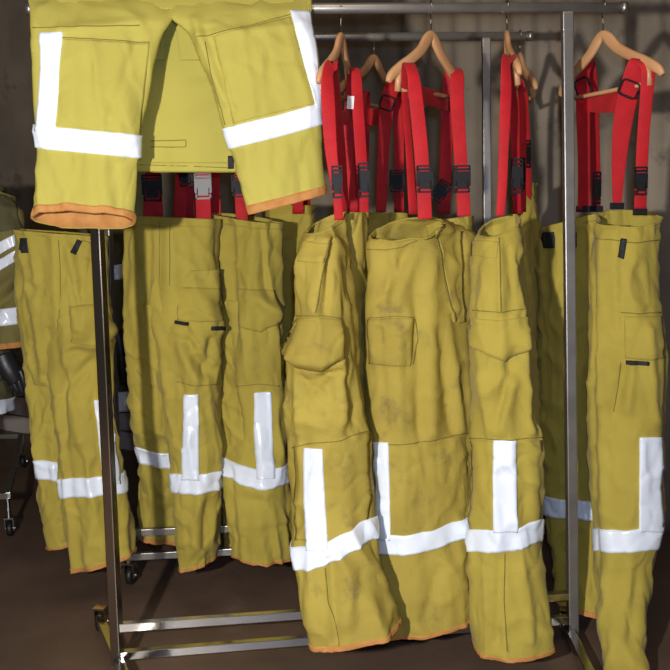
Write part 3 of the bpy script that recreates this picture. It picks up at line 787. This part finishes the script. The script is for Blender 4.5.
# ---- 7
root = trousers('yellow trousers farthest right, lit leg beside the post and shaded leg behind it', P(615,300,2.55))
dark = Cloth([(228,211,541,606,2.73,2.62,.06,.004),(260,260,541,604,2.73,2.64,.07),(340,340,541,600,2.73,2.66,.07),(420,420,541,602,2.73,2.66,.07),(500,503,542,602,2.73,2.66,.07),(560,562,552,604,2.67,2.61,.06),(608,620,560,606,2.59,2.53,.05)], seed=71, **SW)
dark.body('trouser_leg', Y, root); dark.band('waistband', 0, .04, Y, off=.0015)
dark.tape_h([(541,505),(565,509),(600,511)], 19); hem(dark, .975)
dark.patch('hook_tab_or_slit_shade', [(544,232),(557,231)], [(544,248),(557,248)], K); dark.patch('hook_tab_or_slit_shade', [(571,232),(577,232)], [(571,247),(577,247)], K)
lit = Cloth([(214,222,598,655,2.56,2.44,.085,.018),(240,240,593,656,2.54,2.44,.09),(280,280,591,657,2.52,2.43,.092),(320,320,590,661,2.50,2.43,.095),(372,372,589,666,2.50,2.43,.095),(435,435,588,663,2.50,2.43,.095),(490,490,590,663,2.50,2.43,.095),(540,540,592,660,2.50,2.43,.095),(580,580,594,651,2.48,2.42,.095),(625,625,598,646,2.38,2.34,.08),(676,676,604,647,2.27,2.24,.07)], seed=73, w1=.008, w2=.003, w3=.004,
    feats=[(592,215,596,600,4,-.008),(604,225,600,400,6,.005),(616,225,616,330,4,-.004),(640,270,648,310,6,-.005),(625,370,612,415,5,-.006),(632,365,628,410,5,.006),(648,330,655,420,5,.005),(640,560,630,640,6,-.004),(610,560,615,640,8,.005)])
lit.body('trouser_leg', Y, root)
lit.band('waistband', 0, .018, Y, off=.002)
lit.line('seam', [(596,238),(615,240),(635,243),(655,240)], off=.002); lit.line('seam', [(621,312),(640,314),(659,312)], off=.002)
lit.patch('hook_tab_or_slit_shade', [(621,238),(627,239)], [(618,257),(624,259)], K)
lit.patch('cargo_pocket', [(624,316),(642,316),(660,316)], [(625,358),(644,360),(662,358)], Y, off=.003, puff=.006)
lit.patch('hook_tab_or_slit_shade', [(626,360),(646,361)], [(626,364),(646,365)], K, off=.008)  # black strip painting the shade in the pocket slit, no tab here
lit.line('seam', [(621,362),(617,390),(613,412)], off=.002)
lit.tape_h([(596,540),(625,541),(658,538)], 22); lit.tape_v(639,660,437,639,659,532)
sL = strap(root, [(584,210,2.60),(584,160,2.60),(583,110,2.60),(583,72,2.60),(588,64,2.63),(593,90,2.66),(595,140,2.68),(596,210,2.70)], [14,14,15,15,14,12,11,11], [20,20,15,15,20,20,20,20])
slider(sL, 583, 88, 2.595, 16, 18, 20, -25)
buckle(sL, 597, 188, 2.66, 9, 32, 20)
sR = strap(root, [(617,209,2.52),(619,160,2.47),(624,115,2.42),(632,82,2.38),(640,62,2.36),(648,66,2.34),(647,90,2.345),(643,140,2.37),(640,212,2.42)], [8,14,19,20,20,15,13,12,12], [-20,-15,-10,-5,-5,-5,0,0,0])
slider(sR, 629, 89, 2.385, 18, 15, -10, 25)
buckle(sR, 641, 181, 2.39, 13, 28)
strap(root, [(588,102,2.62),(604,103,2.52),(620,102,2.44)], 19, 999, name='cross_strap')
# a strap end lying in the waist of the open side
for (x, y, dd) in ((583,209,2.60),(596,209,2.68),(617,206,2.50),(640,212,2.41)):
    bm = bmesh.new(); bar_bm(bm, P(x-7,y,dd), P(x+7,y,dd), .008, .018); bm_obj('brace_fastener', bm, M['plastic'], root)

# hangers on the front rail
hanger('wooden hanger turned nearly sideways, nearest the draped trousers', 341, 2.385, -72, hw=.135, rail_py=9, peak_py=32)
hanger('wooden hanger carrying the broad trousers with the oval waist', 431, 2.41, -47, hw=.155, rail_py=8, peak_py=30)
hanger('wooden hanger seen end-on above the slim side-on trousers', 507, 2.435, 98, hw=.19, rail_py=8, peak_py=30)
hanger('wooden hanger beside the right upright post, farthest right of the hangers', 603, 2.465, 63, hw=.188, rail_py=8, peak_py=30)
# ------------------------------------------------------------ coats at the back
root = empty('firefighter_coat', 'shaded yellow coat sleeve with blue-white stripes at the left picture edge', 'coat', P(-10,300,3.35))
root['label'] = 'shaded yellow coat whose striped sleeve hangs above a black glove'
bd = Cloth([(186,186,-95,4,3.62,3.56,.10),(230,230,-100,2,3.62,3.56,.12),(320,320,-100,4,3.62,3.56,.12),(400,400,-100,8,3.62,3.56,.12),(418,416,-100,9,3.62,3.56,.12)], seed=81, **SW)
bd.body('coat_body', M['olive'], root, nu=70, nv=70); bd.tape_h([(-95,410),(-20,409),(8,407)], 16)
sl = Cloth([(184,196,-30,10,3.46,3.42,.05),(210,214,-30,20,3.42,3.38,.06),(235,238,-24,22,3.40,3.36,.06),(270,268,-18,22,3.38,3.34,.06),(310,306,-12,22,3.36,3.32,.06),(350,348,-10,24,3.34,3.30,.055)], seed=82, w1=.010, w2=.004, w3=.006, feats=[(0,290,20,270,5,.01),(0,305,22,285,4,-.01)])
sl.body('sleeve', M['shaded_yellow'], root, nu=70, nv=80)
sl.patch('shoulder_panel', [(-24,192),(0,192),(14,203)], [(-24,236),(0,232),(21,228)], M['olive'], off=.003)
for pts, th in (([(-24,262),(0,248),(21,236)], 12), ([(-20,278),(0,265),(21,252)], 11), ([(-12,318),(6,317),(22,315)], 17)):
    sl.tape_h(pts, th)
hem(sl, .96)
# glove
root = empty('work_glove', 'black leather glove dangling below the striped coat sleeve', 'glove', P(14,370,3.3))
def blob(name, path, rad, m, root, ell=None, n=16):
    return tube_obj(name, smooth_path([P(*p) for p in path], 5), [cr([(x,) for x in rad], i/5)[0] for i in range((len(path)-1)*5+1)], m, root, n=n, ell=ell)
g = blob('glove_body', [(2,354,3.27),(6,364,3.27),(12,374,3.27),(17,382,3.27)], [.040,.044,.040,.030], M['glove'], root)
for k, (x, y, x2, y2) in enumerate(((4,378,12,391),(10,382,17,394),(16,382,22,395),(20,378,25,390))):
    blob('finger', [(x,y-8,3.26),(x+3,y,3.26),(x2,y2-4,3.265),(x2+1,y2,3.27)], [.012,.013,.012,.007], M['glove'], root, n=10)
blob('thumb', [(-4,360,3.25),(-2,372,3.24),(2,380,3.24)], [.014,.013,.008], M['glove'], root, n=10)

root = empty('firefighter_coat', 'dark coat with two blue-white bands, glimpsed behind the left upright post', 'coat', P(120,300,3.9))
c = Cloth([(150,150,96,150,4.72,4.70,.07),(200,200,90,152,4.72,4.70,.10),(260,260,92,150,4.72,4.70,.11),(330,330,96,150,4.72,4.70,.11),(412,412,100,150,4.72,4.70,.11)], seed=85, **SW)
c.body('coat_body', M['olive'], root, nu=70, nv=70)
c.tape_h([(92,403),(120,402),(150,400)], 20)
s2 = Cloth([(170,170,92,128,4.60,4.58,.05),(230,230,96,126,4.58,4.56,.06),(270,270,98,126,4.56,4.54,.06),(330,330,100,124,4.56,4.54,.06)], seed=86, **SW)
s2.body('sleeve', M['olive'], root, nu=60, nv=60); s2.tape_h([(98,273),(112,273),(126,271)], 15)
blob('glove', [(116,328,4.55),(120,345,4.55),(123,362,4.55),(125,385,4.55)], [.040,.045,.040,.018], M['glove'], root)
hp = P(123,150,4.78)
root = empty('wall_hook', 'small steel wall hook that carries the dark coat, behind the draped trousers', 'hook', hp)
tube_obj('hook_arm', smooth_path([hp+Vector((0,.12,.0)), hp+Vector((0,.02,0)), hp+Vector((0,-.03,.0)), hp+Vector((0,-.05,.03))], 5), .006, M['chrome'], root)

# ------------------------------------------------------------ light
def light(name, kind, loc, energy, color, size=.1, target=None, sy=None):
    l = bpy.data.lights.new(name, kind); l.energy = energy; l.color = color
    if kind == 'AREA':
        l.size = size
        if sy: l.shape = 'RECTANGLE'; l.size_y = sy
    else: l.shadow_soft_size = size
    o = bpy.data.objects.new(name, l); COL.objects.link(o); o.location = loc
    if target: o.rotation_euler = (Vector(target)-Vector(loc)).to_track_quat('-Z', 'Y').to_euler()
    return o
light('left_lamp', 'POINT', (-.60, -.02, 1.22), 245, (1.0,.95,.89), .035)  # unseen lamp to the left that throws the shadows; not the flash
light('lens_flash', 'POINT', (.03, -.01, 1.27), 60, (.45,.63,1.0), .02)
light('ceiling_lamp', 'AREA', (.3, .9, 3.0), 10, (1.0,.74,.48), .9, (.3, 3.0, .6))
w = bpy.data.worlds.new('room_air'); scene.world = w; w.use_nodes = True
w.node_tree.nodes['Background'].inputs['Color'].default_value = (1.0,.80,.62,1)
w.node_tree.nodes['Background'].inputs['Strength'].default_value = .033

cam = bpy.data.cameras.new('camera'); co = bpy.data.objects.new('camera', cam); COL.objects.link(co)
co.location = CAM; co.rotation_euler = MROT.to_euler()
cam.sensor_width = 36; cam.lens = 36*F/670; cam.clip_start = .05
scene.camera = co
scene.view_settings.view_transform = 'Standard'; scene.view_settings.look = 'None'
scene.view_settings.exposure = 0; scene.view_settings.gamma = 1
